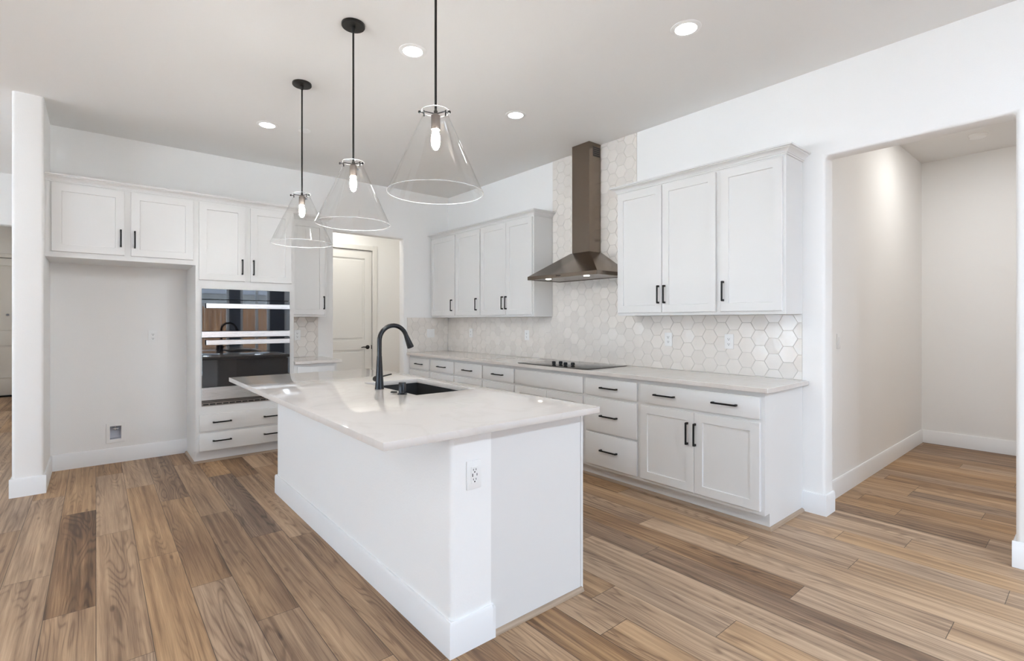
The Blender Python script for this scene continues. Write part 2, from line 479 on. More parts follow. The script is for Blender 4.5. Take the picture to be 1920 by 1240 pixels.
def build_floor():
    X0, X1, Y0, Y1 = -6.15, 7.15, -3.35, 12.6
    bm = NB()
    uvl = bm.loops.layers.uv.new('plank')
    tl = bm.faces.layers.float.new('tone'); sl = bm.faces.layers.float.new('seed')
    k0, k1 = math.floor(X0 / PW), math.ceil(X1 / PW)
    for k in range(k0, k1):
        off = JOINT.get(k, R.uniform(0, PL))
        n0 = math.floor((Y0 - off) / PL); n1 = math.ceil((Y1 - off) / PL)
        for n in range(n0, n1):
            ya, yb = off + n * PL, off + (n + 1) * PL
            a, b = max(k * PW, X0), min((k + 1) * PW, X1)
            c, d = max(ya, Y0), min(yb, Y1)
            if b - a < 1e-4 or d - c < 1e-4: continue
            f = bm.faces.new([bm.verts.new((x, y, 0)) for x, y in ((a, c), (b, c), (b, d), (a, d))])
            for lp, (x, y) in zip(f.loops, ((a, c), (b, c), (b, d), (a, d))):
                lp[uvl].uv = (x - k * PW, y - ya)
            rnd = R.gauss(0, 0.55)
            f[tl] = TONE.get((k, n), max(-1.1, min(1.0, rnd)))
            f[sl] = R.random()
    box(bm, W, X0, X1, Y0, Y1, -0.12, -0.004)
    o = obj('floor', bm, 'floor', origin=(0, 0, 0)); o['kind'] = 'structure'
build_floor()

# ------------------------------------------------------------------ room shell
bm = NB(); box(bm, W, -6.15, 7.15, -3.35, 12.6, ZC, ZC + 0.15); struct('ceiling', bm, 'ceiling')

vert = lambda mid, d: abs(d.z) > 0.5 * d.length
# right wall with the hall opening
OY0, OY1, OZ = 0.325, 1.245, 2.46
bm = NB()
panel(bm, FX(XR), YF - 0.15, 7.35, 0, ZC, [(OY0, OY1, -1, OZ)], -0.155, 0,
      bev=0.02, seg=4, which=lambda m, d: OY0 - .01 < m.y < OY1 + .01 and m.z < OZ + .01 and m.z > 0.001)
struct('wall_right', bm, 'wall')
# back wall with doorway and recessed water box
DX0, DX1, DZ = 2.195, 3.13, 2.42
WBX0, WBX1, WBZ0, WBZ1 = 0.098, 0.186, 0.218, 0.345
bm = NB()
panel(bm, FY(YB), -0.31, XR, 0, ZC, [(DX0, DX1, -1, DZ), (WBX0, WBX1, WBZ0, WBZ1)], -0.13, 0,
      bev=0.016, seg=3, which=lambda m, d: DX0 - .01 < m.x < DX1 + .01 and m.z < DZ + .01 and m.z > 0.001)
struct('wall_back', bm, 'wall')
# stub wall at the left of the fridge alcove, running on along the far hall
SX0, SX1, SY = -0.487, -0.31, 5.285
bm = NB()
panel(bm, FY(SY), SX0, SX1, 0, ZC, [], -7.2, 0, bev=0.02, seg=4, which=lambda m, d: vert(m, d) and m.y < SY + .01)
struct('wall_left', bm, 'wall')
# wall across the far left with the hall opening
bm = NB()
panel(bm, FY(8.3), XL - .15, SX0, 0, ZC, [(-2.3, -0.62, -1, 2.46)], -0.13, 0, bev=0.016, seg=3, which=lambda m, d: -2.31 < m.x < -.61 and m.z < 2.47 and m.z > .001)
struct('wall_far', bm, 'wall')
bm = NB(); box(bm, W, -2.6, -2.45, 8.43, 12.5, 0, ZC); struct('wall_far_hall_side', bm, 'wall')
bm = NB(); panel(bm, FY(12.37), -2.6, SX0, 0, ZC, [(-1.76, -0.84, -1, 2.44)], -0.12, 0); struct('wall_far_hall_end', bm, 'wall')
# great room far left and the window wall behind the camera
bm = NB()
panel(bm, FXP(XL), YF - .15, 8.45, 0, ZC, [(a, b, WZ0, WZ1) for a, b in ADDED_WIN_LEFT], -0.15, 0); struct('wall_far_left', bm, 'wall')
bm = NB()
panel(bm, FYP(YF), XL - .15, XR, 0, ZC, [(a, b, WZ0, WZ1) for a, b in WIN_FRONT], -0.15, 0); struct('wall_front', bm, 'wall_darkened')
# side hall beyond the right opening
bm = NB(); box(bm, W, XR + .155, 7.1, 1.326, 1.45, 0, ZC); struct('wall_hall_left', bm, 'wall')
bm = NB(); box(bm, W, 6.98, 7.1, -1.6, 1.326, 0, ZC); struct('wall_hall_end', bm, 'wall')
bm = NB(); box(bm, W, XR + .155, 6.98, -1.6, -1.48, 0, ZC); struct('wall_hall_right', bm, 'wall')
# passage behind the doorway
bm = NB(); panel(bm, FY(7.2), 1.3, XR, 0, ZC, [(2.415, 3.238, -1, 2.40)], -0.12, 0); struct('wall_passage', bm, 'wall')
bm = NB(); box(bm, W, 1.3, 1.42, YB + .13, 7.2, 0, ZC); struct('wall_passage_left', bm, 'wall')

# baseboards
BH, BT = 0.14, 0.014
BP = [(0, 0), (BT, 0), (BT, BH - 0.012), (BT - 0.006, BH), (0, BH)]
def base(name, *runs):
    bm = NB()
    for r in runs: extrude_profile(bm, r[0], BP, *r[1:])
    struct(name, bm, 'trim')
base('baseboard_back', (FY(YB), SX1 + BT, 0.705))
base('baseboard_left', (FY(SY), SX0 - BT, SX1 + BT), (FXP(SX1), SY, YB), (FX(SX0), SY, 8.3))
base('baseboard_right', (FX(XR), OY1 - BT, 1.385), (FY(OY1), XR, XR + .155))
base('baseboard_right_front', (FX(XR), YF, OY0 + BT), (FYP(OY0), XR, XR + .155))
base('baseboard_hall_left', (FY(1.326), XR + .155, 6.98))
base('baseboard_hall_end', (FX(6.98), -1.48, 1.326))
base('baseboard_passage', (FY(7.2), 3.31, XR), (FY(7.2), 1.42, 2.34))
base('baseboard_front', (FYP(YF), XL, 0.1), (FYP(YF), 0.1, XR))
base('baseboard_far', (FY(8.3), XL, -2.3))
base('baseboard_far_hall_end', (FY(12.37), -2.45, -1.84), (FY(12.37), -0.76, SX0))

# windows
def window(name, F, a, b, z0, z1, mull):
    bm = NB()
    t = 0.06
    w = (b - a)
    cuts = [a + t] + [a + w * m for m in mull] + [b - t]
    holes = []
    for i in range(len(cuts) - 1):
        l = cuts[i] + (0.03 if i else 0); r = cuts[i + 1] - (0.03 if i < len(cuts) - 2 else 0)
        holes.append((l, r, z0 + t, z1 - t))
    panel(bm, F, a, b, z0, z1, holes, -0.10, -0.03, bev=0.004, seg=1)
    o = struct(name, bm, 'trim')
    for (l, r, c, d) in holes:
        g = NB(); box(g, F, l - .004, r + .004, c - .004, d + .004, -0.068, -0.062)
        p = obj('pane', g, 'pane', o)
for i, (a, b) in enumerate(WIN_FRONT):
    window('window_%d' % (i + 1), FYP(YF), a, b, WZ0, WZ1, [0.56] if b - a < 1 else [0.5])
for i, (a, b) in enumerate(ADDED_WIN_LEFT):  # added left windows, out of view, for side light
    window('window_%d' % (i + 3), FXP(XL), a, b, WZ0, WZ1, [0.5])

# doors (two recessed panels each)
def panel_door(name, F, a, b, z0, z1, rails, stile=0.115):
    bm = NB()
    holes = [(a + stile, b - stile, c, d) for c, d in rails]
    box(bm, F, a, b, z0, z1, -0.04, -0.014)
    panel(bm, F, a, b, z0, z1, holes, -0.014, 0.0, bev=0.004, seg=2)
    for (l, r, c, d) in holes:
        box(bm, F, l + .03, r - .03, c + .03, d - .03, -0.0141, -0.005, bev=0.006)
    return struct(name, bm, 'door')
d1 = panel_door('door_1', FY(7.205), 2.424, 3.229, 0.012, 2.392, [(0.23, 0.90), (1.045, 2.27)])
bm = NB()
lathe(bm, [(0, 0), (0.031, 0), (0.031, 0.006), (0.024, 0.011), (0.012, 0.014), (0.010, 0.045), (0, 0.045)], 0, 0, 20,
      axis=lambda x, y, z: (3.160 + x, 7.2048 - z, 0.936 + y))
tube(bm, [(3.160, 7.162, .936), (3.12, 7.160, .938), (3.08, 7.160, .942), (3.045, 7.164, .936)], [.009, .009, .008, .006], 10)
o = obj('door_lever', bm, 'black', d1)
bm = NB(); box(bm, FY(7.2), 3.2165, 3.2285, .905, .967, -.004, -.0035); obj('latch_plate', bm, 'black', d1)
def casing(name, F, a, b, z, w=0.075):
    bm = NB()
    for (u0, u1, v0, v1) in ((a - w, a, 0, z + w), (b, b + w, 0, z + w), (a, b, z, z + w)):
        box(bm, F, u0, u1, v0, v1, 0, 0.014, bev=0.004)
        box(bm, F, u0 + .012, u1 - .012 if u1 - u0 < .2 else u1 + .0, v0, v1 - .012, 0.012, 0.019, bev=0.003)
    struct(name, bm, 'door')
    bm = NB(); box(bm, F, a - .03, b + .03, 0, z + .03, -.15, -.121); struct('trim_%d' % (int(name[-1]) + 7), bm, 'hole')  # dark backing added behind the door, blocks outside light in its gaps
casing('trim_1', FY(7.2), 2.415, 3.238, 2.40)
d2 = panel_door('door_2', FY(12.39), -1.752, -0.848, 0.03, 2.432, [(0.30, 0.90), (1.14, 2.30)])
bm = NB(); lathe(bm, [(0, 0), (0.027, 0), (0.027, 0.012), (0.018, .022), (0, 0.022)], 0, 0, 18, axis=lambda x, y, z: (-1.19 + x, 12.39 - z, 1.44 + y)); obj('deadbolt', bm, 'chrome', d2)
casing('trim_2', FY(12.37), -1.76, -0.84, 2.44)
bm = NB(); box(bm, W, -1.76, -0.84, 12.372, 12.48, 0.0, 0.026); struct('trim_3', bm, 'black')

# ------------------------------------------------------------------ outside (seen only reflected in the oven glass)
bm = NB(); box(bm, W, -30, 30, -45, 30, -0.3, -0.16); struct('ground', bm, 'concrete')
bm = NB()
x = -9.0
while x < 12:
    w = R.uniform(0.135, 0.15); h = 1.80 + R.uniform(-.02, .02)
    d = R.uniform(0, .012)
    vs = [(x, -.16), (x + w, -.16), (x + w, h - .05), (x + w - .035, h), (x + .035, h), (x, h - .05)]
    A = [bm.verts.new((a, -7.2 - d, b)) for a, b in vs]; B = [bm.verts.new((a, -7.22 - d, b)) for a, b in vs]
    bm.faces.new(A); bm.faces.new(B[::-1])
    for i in range(6): bm.faces.new([A[i], A[(i + 1) % 6], B[(i + 1) % 6], B[i]][::-1])
    x += w + .006
bmesh.ops.recalc_face_normals(bm, faces=bm.faces)
fz = obj('picket_fence', bm, 'fence'); tag(fz, 'brown wooden picket fence outside, seen reflected in the oven glass', 'fence')
h = thing('neighbour_house', 'grey house roof beyond the fence, seen reflected in the oven glass', 'house', (6.5, -19, -0.16))
bm = NB(); box(bm, W, 2.5, 10.5, -23, -16, -.16, 2.6); obj('house_wall', bm, 'stucco', h)
bm = NB()
vs = [bm.verts.new(p) for p in ((2.0, -23.4, 2.6), (11, -23.4, 2.6), (11, -15.6, 2.6), (2.0, -15.6, 2.6), (4.5, -19.5, 4.7), (8.5, -19.5, 4.7))]
for f in ((0, 1, 5, 4), (1, 2, 5), (2, 3, 4, 5), (3, 0, 4), (3, 2, 1, 0)): bm.faces.new([vs[i] for i in f])
bmesh.ops.recalc_face_normals(bm, faces=bm.faces); obj('house_roof', bm, 'roof', h)

# ------------------------------------------------------------------ cabinet parts
def pull(parent, F, u, v, length, vertical, d0):
    """square bar pull on two feet, standing off the front by 30 mm"""
    bm = NB()
    h, t = length / 2, 0.0056
    if vertical:
        box(bm, F, u - t, u + t, v - h, v + h, d0 + .022, d0 + .031, bev=.0012)
        for s in (-1, 1):
            c = v + s * (h - .006)
            box(bm, F, u - .006, u + .006, c - .0075, c + .0075, d0, d0 + .024, bev=.0012)
    else:
        box(bm, F, u - h, u + h, v - t, v + t, d0 + .022, d0 + .031, bev=.0012)
        for s in (-1, 1):
            c = u + s * (h - .006)
            box(bm, F, c - .0075, c + .0075, v - .006, v + .006, d0, d0 + .024, bev=.0012)
    return obj('handle', bm, 'black', parent)

DT = 0.02   # door thickness
def shaker(parent, F, u0, u1, v0, v1, rail=0.06, name='door'):
    t = NB()
    def ring(i, d): return [t.verts.new(F(a, b, d)) for a, b in ((u0 + i, v0 + i), (u1 - i, v0 + i), (u1 - i, v1 - i), (u0 + i, v1 - i))]
    c = 0.0025
    rs = [ring(0, 0.0), ring(0, DT - c), ring(c, DT), ring(rail, DT), ring(rail + .003, DT - .009)]
    for A, B in zip(rs, rs[1:]):
        for k in range(4): t.faces.new([A[k], A[(k + 1) % 4], B[(k + 1) % 4], B[k]])
    t.faces.new(rs[0][::-1]); t.faces.new(rs[-1])
    bmesh.ops.recalc_face_normals(t, faces=t.faces)
    return obj(name, t, 'cab', parent)

def slab(parent, F, u0, u1, v0, v1, name='drawer'):
    bm = NB(); box(bm, F, u0, u1, v0, v1, 0.0, DT, bev=.003, seg=2)
    return obj(name, bm, 'cab', parent)

def carcass(parent, F, u0, u1, v0, v1, depth, toe=0.0, toe_rec=0.07, opening=None):
    bm = NB()
    holes = [opening] if opening else []
    panel(bm, F, u0, u1, v0 + toe, v1, holes, -0.02, 0.0)
    if not opening:
        box(bm, F, u0, u1, v0 + toe, v1, -depth, -0.02)
    else:
        a, b, c, d = opening
        box(bm, F, u0, a, v0 + toe, v1, -depth, -0.02); box(bm, F, b, u1, v0 + toe, v1, -depth, -0.02)
        box(bm, F, a, b, v0 + toe, c, -depth, -0.02); box(bm, F, a, b, d, v1, -depth, -0.02)
        box(bm, F, a, b, c, d, -depth, -depth + .02)
    if toe: box(bm, F, u0, u1, v0, v0 + toe, -depth, -toe_rec)
    return obj('body', bm, 'cab', parent)

# ------------------------------------------------------------------ right-hand base cabinets
XF = 3.22                       # face frame plane
DEPB = XR - XF - 0.003
FB = FX(XF)
ZB = 0.884                      # underside of the worktop
def base_unit(label, y0, y1):
    t = thing('base_cabinet', label, 'cabinet', (XF + DEPB / 2, (y0 + y1) / 2, 0.0), 'base cabinets under the cooktop worktop')
    carcass(t, FB, y0, y1, 0, ZB, DEPB, toe=0.105)
    return t
DZ0, DZ1 = 0.710, 0.852         # top drawers
DO0, DO1 = 0.130, 0.690         # doors under them
# wide unit at the open end
t = base_unit('white base cabinet at the open end of the cooktop run, wide drawer over two doors', 1.385, 2.32)
d = slab(t, FB, 1.408, 2.302, DZ0, DZ1); pull(d, FB, 2.09, 0.782, 0.17, False, DT); pull(d, FB, 1.635, 0.782, 0.17, False, DT)
d = shaker(t, FB, 1.858, 2.302, DO0, DO1); pull(d, FB, 1.905, 0.540, 0.155, True, DT)
d = shaker(t, FB, 1.408, 1.855, DO0, DO1); pull(d, FB, 1.847 - .002, 0.540, 0.155, True, DT)
# three drawers
t = base_unit('white base cabinet of three drawers between the double-door unit and the cooktop unit', 2.32, 2.875)
for a, b, h in ((DZ0, DZ1, .782), (0.412, 0.690, .550), (DO0, 0.396, .266)):
    d = slab(t, FB, 2.337, 2.858, a, b); pull(d, FB, 2.605, h, 0.17, False, DT)
# cooktop unit with a false front
t = base_unit('white base cabinet with a plain handleless top panel, directly below the cooktop', 2.875, 3.80)
slab(t, FB, 2.895, 3.785, DZ0, DZ1, 'false_front')
d = shaker(t, FB, 2.895, 3.338, DO0, DO1); pull(d, FB, 3.30, .54, .155, True, DT)
d = shaker(t, FB, 3.342, 3.785, DO0, DO1); pull(d, FB, 3.38, .54, .155, True, DT)
for (y0, y1, a, b, hy, lab) in (
        (3.80, 4.337, 3.815, 4.327, 4.06, 'white base cabinet with one top drawer, next beyond the cooktop unit'),
        (4.337, 4.892, 4.352, 4.882, 4.61, 'white base cabinet with one top drawer, second beyond the cooktop unit'),
        (4.892, 5.442, 4.903, 5.425, 5.155, 'white base cabinet with one top drawer, second from the back wall'),
        (5.442, 5.985, 5.46, 5.97, 5.70, 'white base cabinet with one top drawer, in the corner against the back wall')):
    t = base_unit(lab, y0, y1)
    d = slab(t, FB, a, b, DZ0, DZ1); pull(d, FB, hy, .778, 0.175, False, DT)
    d = shaker(t, FB, a, b, DO0, DO1); pull(d, FB, a + .04, .54, .155, True, DT)

# worktop
bm = NB(); box(bm, W, 3.168, XR - .001, 1.345, YB - .001, ZB, 0.914, bev=.002)
tag(obj('countertop', bm, 'quartz'), 'long white quartz worktop with the black cooktop set into it, along the tiled wall', 'countertop')

# shoe mouldings at the floor
def shoe(bm, F, u0, u1, m0=0.0, m1=0.0):
    r = 0.019
    prof = [(0, 0)] + [(r * math.cos(a), r * math.sin(a)) for a in [i * PI / 10 for i in range(6)]]
    extrude_profile(bm, F, prof, u0, u1, m0, m1)
bm = NB(); shoe(bm, FX(3.29), 1.385, YB, m0=-1.0); struct('trim_4', bm, 'shoe_y')
bm = NB(); shoe(bm, FY(1.385), 3.29, XR - BT, m0=-1.0); struct('trim_5', bm, 'shoe_x')

# ------------------------------------------------------------------ upper cabinets on the right wall
XU = 3.54
DEPU = XR - XU
FU = FX(XU)
UZ0, UZ1 = 1.378, 2.447
def upper_unit(label, y0, y1):
    t = thing('upper_cabinet', label, 'cabinet', (XU + DEPU / 2, (y0 + y1) / 2, UZ0), 'wall cabinets on the cooktop wall')
    carcass(t, FU, y0, y1, UZ0, UZ1, DEPU - .001)
    return t
UD0, UD1 = 1.400, 2.434
HL = 0.145
t = upper_unit('white single-door wall cabinet at the open end of the cooktop wall, beside the hall opening', 1.385, 1.855)
d = shaker(t, FU, 1.403, 1.832, UD0, UD1); pull(d, FU, 1.808, 1.549, HL, True, DT)
t = upper_unit('white double-door wall cabinet just right of the steel range hood', 1.855, 2.782)
d = shaker(t, FU, 1.870, 2.324, UD0, UD1); pull(d, FU, 2.296, 1.547, HL, True, DT)
d = shaker(t, FU, 2.328, 2.772, UD0, UD1); pull(d, FU, 2.353, 1.547, HL, True, DT)
t = upper_unit('white double-door wall cabinet just left of the steel range hood', 3.882, 4.818)
d = shaker(t, FU, 3.896, 4.325, UD0, UD1); pull(d, FU, 4.338 - .022, 1.535, HL, True, DT)
d = shaker(t, FU, 4.329, 4.806, UD0, UD1); pull(d, FU, 4.358 + .022, 1.535, HL, True, DT)
t = upper_unit('white single-door wall cabinet left of the hood, second from the back corner', 4.818, 5.36)
d = shaker(t, FU, 4.828, 5.345, UD0, UD1); pull(d, FU, 4.885, 1.533, HL, True, DT)
t = upper_unit('white single-door wall cabinet in the back corner of the cooktop wall', 5.36, 5.955)
d = shaker(t, FU, 5.372, 5.945, UD0, UD1); pull(d, FU, 5.425, 1.533, HL, True, DT)

# crown mouldings
CR = [(0, 0.0), (0.009, 0.0), (0.009, 0.010), (0.014, 0.011), (0.014, 0.016), (0.019, 0.024), (0.030, 0.034), (0.042, 0.039), (0.042, 0.044), (0.054, 0.045), (0.054, 0.056), (0, 0.056)]
def crown(z): return [(d, z + v) for d, v in CR]
def corner_crown(name, label, runs):
    bm = NB()
    for F, u0, u1, m0, m1 in runs: extrude_profile(bm, F, crown(UZ1), u0, u1, m0, m1)
    tag(obj(name, bm, 'cab'), label, 'moulding')
corner_crown('crown_moulding', 'white crown moulding on the wall cabinets right of the hood',
             [(FX(XU), 1.385, 2.782, -1, 1), (FY(1.385), XU, XR, -1, 0), (FYP(2.782), XU, XR - .012, -1, 0)])
corner_crown('crown_moulding', 'white crown moulding on the wall cabinets left of the hood',
             [(FX(XU), 3.882, 5.955, -1, 0.6), (FY(3.882), XU, XR - .012, -1, 0), (FYP(5.955), XU, XR, -0.6, 0)][:2])

# ------------------------------------------------------------------ tall oven unit, fridge cabinet and small cabinets on the back wall
YC = 5.40
FC = FY(YC)
DEPC = YB - YC - .001
TX0, TX1 = 0.705, 1.568
OX0, OX1, OVZ0, OVZ1 = 0.752, 1.524, 0.537, 1.632
t = thing('oven_cabinet', 'tall white cabinet housing the wall ovens, two doors above and two drawers below', 'cabinet', ((TX0 + TX1) / 2, YC + DEPC / 2, 0))
carcass(t, FC, TX0, TX1, 0, UZ1, DEPC, toe=0.115, toe_rec=.065, opening=(OX0 + .002, OX1 - .002, OVZ0 + .002, OVZ1 - .002))
d = shaker(t, FC, 0.731, 1.112, 1.713, 2.432); pull(d, FC, 1.087, 1.852, HL, True, DT)
d = shaker(t, FC, 1.160, 1.543, 1.713, 2.432); pull(d, FC, 1.186, 1.852, HL, True, DT)
for a, b, hz in ((0.303, 0.460, 0.383), (0.121, 0.284, 0.209)):
    d = slab(t, FC, 0.731, 1.543, a, b); pull(d, FC, 0.917, hz, .155, False, DT); pull(d, FC, 1.356, hz, .155, False, DT)
t = thing('fridge_cabinet', 'white double-door cabinet bridging the empty fridge alcove', 'cabinet', (0.2, YC + DEPC / 2, 1.846))
carcass(t, FC, -0.3095, TX0, 1.846, UZ1, DEPC)
d = shaker(t, FC, -0.273, 0.187, 1.889, 2.436); pull(d, FC, 0.162, 2.032, HL, True, DT)
d = shaker(t, FC, 0.231, 0.686, 1.889, 2.436); pull(d, FC, 0.257, 2.030, HL, True, DT)
bm = NB(); extrude_profile(bm, FC, crown(UZ1), -0.3095, TX1, 0, 1); extrude_profile(bm, FXP(TX1), crown(UZ1), YC, 5.66, -1, 0)
tag(obj('crown_moulding', bm, 'cab'), 'white crown moulding over the oven and fridge cabinets', 'moulding')
bm = NB(); shoe(bm, FY(YC + .065), TX0, TX1, m0=-1.0); struct('trim_6', bm, 'shoe_x')
bm = NB(); shoe(bm, FX(TX0), YC + .065, YB - BT, m0=-1.0); struct('trim_7', bm, 'shoe_y')
# small base and wall cabinet between the oven unit and the doorway
t = thing('small_base_cabinet', 'narrow white base cabinet between the oven tower and the doorway', 'cabinet', (1.79, 5.7, 0))
carcass(t, FC, TX1 + .001, 2.012, 0, ZB, DEPC, toe=.115, toe_rec=.065)
d = slab(t, FC, 1.60, 1.985, DZ0, DZ1); pull(d, FC, 1.79, .782, .155, False, DT)
d = shaker(t, FC, 1.60, 1.985, DO0, DO1); pull(d, FC, 1.63, .54, .155, True, DT)
bm = NB(); box(bm, W, TX1 + .001, 2.052, 5.345, YB - .001, ZB, .914, bev=.002)
tag(obj('small_countertop', bm, 'quartz'), 'short white quartz worktop beside the oven tower', 'countertop')
YS = 5.685
t = thing('small_upper_cabinet', 'narrow white wall cabinet between the oven tower and the doorway', 'cabinet', (1.79, 5.83, UZ0))
FS = FY(YS)
carcass(t, FS, TX1 + .001, 2.008, UZ0, UZ1, YB - YS - .001)
d = shaker(t, FS, 1.60, 1.985, UD0, UD1); pull(d, FS, 1.968, 1.536, HL, True, DT)
bm = NB(); extrude_profile(bm, FS, crown(UZ1), TX1 + .06, 2.008, 0, 1); extrude_profile(bm, FXP(2.008), crown(UZ1), YS, YB, -1, 0)
tag(obj('crown_moulding', bm, 'cab'), 'short white crown moulding on the narrow cabinet by the doorway', 'moulding')

# ------------------------------------------------------------------ wall oven
FO = FY(YC)
t = thing('double_oven', 'black glass and stainless double wall oven built into the tall cabinet', 'oven', (1.138, YC + .2, OVZ0))
bm = NB(); box(bm, FO, OX0 + .004, OX1 - .004, OVZ0 + .004, OVZ1 - .004, -0.06, -0.001); obj('oven_body', bm, 'hole', t)
bm = NB(); box(bm, FO, OX0, OX1, 1.534, OVZ1, 0.0, 0.018, bev=.0015); o = obj('control_panel', bm, 'glassblack', t)
def oven_door(z0, z1, name):
    bm = NB(); box(bm, FO, OX0, OX1, z0, z1, 0.0, 0.022, bev=.0015); return obj(name, bm, 'glassblack', t)
def oven_handle(o, z0, z1):
    bm = NB()
    box(bm, FO, OX0 + .030, OX1 - .012, z0, z1, 0.052, 0.064, bev=.002)
    for x in (OX0 + .06, OX1 - .05): box(bm, FO, x - .012, x + .012, z0 + .008, z1 - .008, 0.0221, 0.0525)
    obj('oven_handle', bm, 'steel_x', o)
o = oven_door(1.236, 1.530, 'upper_door'); oven_handle(o, 1.450, 1.495)
bm = NB(); box(bm, FO, OX0, OX1, 1.177, 1.233, 0.0, 0.024, bev=.0015); obj('steel_strip', bm, 'steel_x', t)
o = oven_door(0.712, 1.172, 'lower_door'); oven_handle(o, 1.108, 1.153)
bm = NB(); box(bm, FO, OX0, OX1, 0.592, 0.709, 0.0, 0.022, bev=.0015); obj('steel_panel', bm, 'steel_x', t)
bm = NB(); box(bm, FO, OX0, OX1, OVZ0, 0.589, 0.0, 0.008); vg = obj('vent_grille', bm, 'steel_d', t)
for z in (0.583, 0.571):
    bm = NB(); box(bm, FO, OX0 + .002, OX1 - .002, z - .003, z + .003, 0.0075, 0.0086); obj('vent_line', bm, 'slot', vg)
for i in range(14):
    x = OX0 + .012 + i * .0545
    bm = NB(); box(bm, FO, x, x + .044, 0.545, 0.557, 0.0075, 0.0086); obj('vent_slot', bm, 'slot', vg)

# ------------------------------------------------------------------ island
IX0, IX1, IY0, IY1 = 0.753, 1.882, 1.588, 4.165
BX0, BX1, BY0, BY1 = 1.078, 1.856, 1.668, 4.135
isl = thing('kitchen_island', 'white kitchen island with a painted end wall and panelled end', 'island', (1.46, 2.9, 0))
PWX = 1.277
bm = NB()
panel(bm, FX(BX0), BY0, BY1, 0, ZB, [], -(PWX - BX0), 0, bev=.02, seg=4, which=lambda m, d: vert(m, d) and m.x < BX0 + .01)
obj('pony_wall', bm, 'wall', isl)
bm = NB()
r = lambda F, a, b, m0, m1: extrude_profile(bm, F, BP, a, b, m0, m1)
r(FX(BX0), BY0, BY1, -1, 1); r(FY(BY0), BX0, PWX, -1, 0); r(FYP(BY1), BX0, PWX, -1, 0)
extrude_profile(bm, FXP(PWX), BP, BY0 - BT, BY0 + .004, 0, 0)
obj('skirting', bm, 'trim', isl)
SKX0, SKX1, SKY0, SKY1 = 1.385, 1.785, 2.495, 3.215       # sink cut-out
bm = NB()
box(bm, W, PWX, BX1 - .02, BY0 + .006, BY0 + .024, 0.0, ZB - .001)          # end panel
box(bm, W, PWX, BX1 - .02, BY1 - .024, BY1 - .006, 0.0, ZB - .001)
box(bm, W, PWX, PWX + .018, BY0 + .024, BY1 - .024, 0.0, ZB - .001)
box(bm, W, BX1 - .04, BX1 - .02, BY0 + .024, BY1 - .024, 0.105, ZB - .001)
box(bm, W, BX1 - .11, BX1 - .09, BY0 + .024, BY1 - .024, 0.0, 0.105)
box(bm, W, PWX + .018, BX1 - .04, BY0 + .024, BY1 - .024, 0.10, 0.12)
obj('cabinet_body', bm, 'cab', isl)
FI = FXP(BX1 - .02)
bm = NB(); box(bm, W, BX1 - .0165, BX1, BY0 + .006, BY0 + .026, 0.0, ZB - .001, bev=.001); obj('filler', bm, 'cab', isl)
cuts = [BY0 + .028, 2.28, 3.43, BY1 - .006]
for a, b in zip(cuts, cuts[1:]):
    m = (a + b) / 2
    for (l, q, hu) in ((a, m - .002, m - .04), (m + .002, b, m + .04)):
        d = shaker(isl, FI, l + .002, q - .002, .13, ZB - .012); pull(d, FI, hu, .70, .155, True, DT)
bm = NB(); shoe(bm, FY(BY0 + .006), PWX + BT + .001, BX1 - .012); obj('shoe_moulding', bm, 'shoe_x', isl)
# island worktop with the sink cut-out
bm = NB()
panel(bm, W, IX0, IX1, IY0, IY1, [(SKX0, SKX1, SKY0, SKY1)], ZB, .914, bev=.0022, seg=2)
tag(obj('island_countertop', bm, 'quartz'), 'large white quartz island top with a black sink cut into it', 'countertop')
# sink bowl
sk = thing('kitchen_sink', 'black rectangular undermount sink in the island top', 'sink', (1.585, 2.855, 0.66))
bm = NB()
e = .004
panel(bm, W, SKX0 - .02, SKX1 + .02, SKY0 - .02, SKY1 + .02, [(SKX0 - e, SKX1 + e, SKY0 - e, SKY1 + e)], .66, ZB - .001)
box(bm, W, SKX0 - e, SKX1 + e, SKY0 - e, SKY1 + e, .66, .675)
obj('basin', bm, 'sink', sk)
bm = NB(); lathe(bm, [(0, .676), (.045, .676), (.045, .679), (.03, .679), (.028, .677), (0, .677)], 1.585, 2.855, 24); obj('drain', bm, 'black', sk)

# faucet
fx, fy = 1.333, 2.865
t = thing('kitchen_faucet', 'tall matte black gooseneck pull-down faucet behind the island sink', 'faucet', (fx, fy, .914))
bm = NB()
lathe(bm, [(0, .914), (.0275, .914), (.0275, .918), (.026, .924), (.020, 1.02), (.0150, 1.113), (.0150, 1.116), (.0138, 1.117), (.0138, 1.120), (0, 1.120)], fx, fy, 28)
obj('faucet_body', bm, 'faucet', t)
bm = NB()
pts = [(fx, fy, 1.118), (fx, fy, 1.16), (fx, fy, 1.205)]
rc = 0.0925
for i in range(1, 17):
    a = PI - i * (PI * 0.90) / 16
    pts.append((fx + rc + rc * math.cos(a), fy, 1.210 + rc * math.sin(a)))
last = Vector(pts[-1]); dirv = (last - Vector(pts[-2])).normalized()
tube(bm, pts, .0138, 20)
obj('spout', bm, 'faucet', t)
bm = NB()
p0 = last; 
tube(bm, [p0 - dirv * .001, p0 + dirv * .004, p0 + dirv * .006, p0 + dirv * .03, p0 + dirv * .075, p0 + dirv * .083], [.0142, .0142, .0148, .0170, .0215, .0212], 20)
obj('spray_head', bm, 'faucet', t)
bm = NB()
tube(bm, [(fx, fy + .012, .972), (fx, fy + .030, .972), (fx, fy + .060, .972), (fx, fy + .063, .972)], [.016, .0175, .0175, .015], 18)
tube(bm, [(fx, fy + .05, .976), (fx + .045, fy + .05, .985), (fx + .105, fy + .05, .994)], [.005, .0045, .0045], 10)
obj('lever', bm, 'bronze', t)
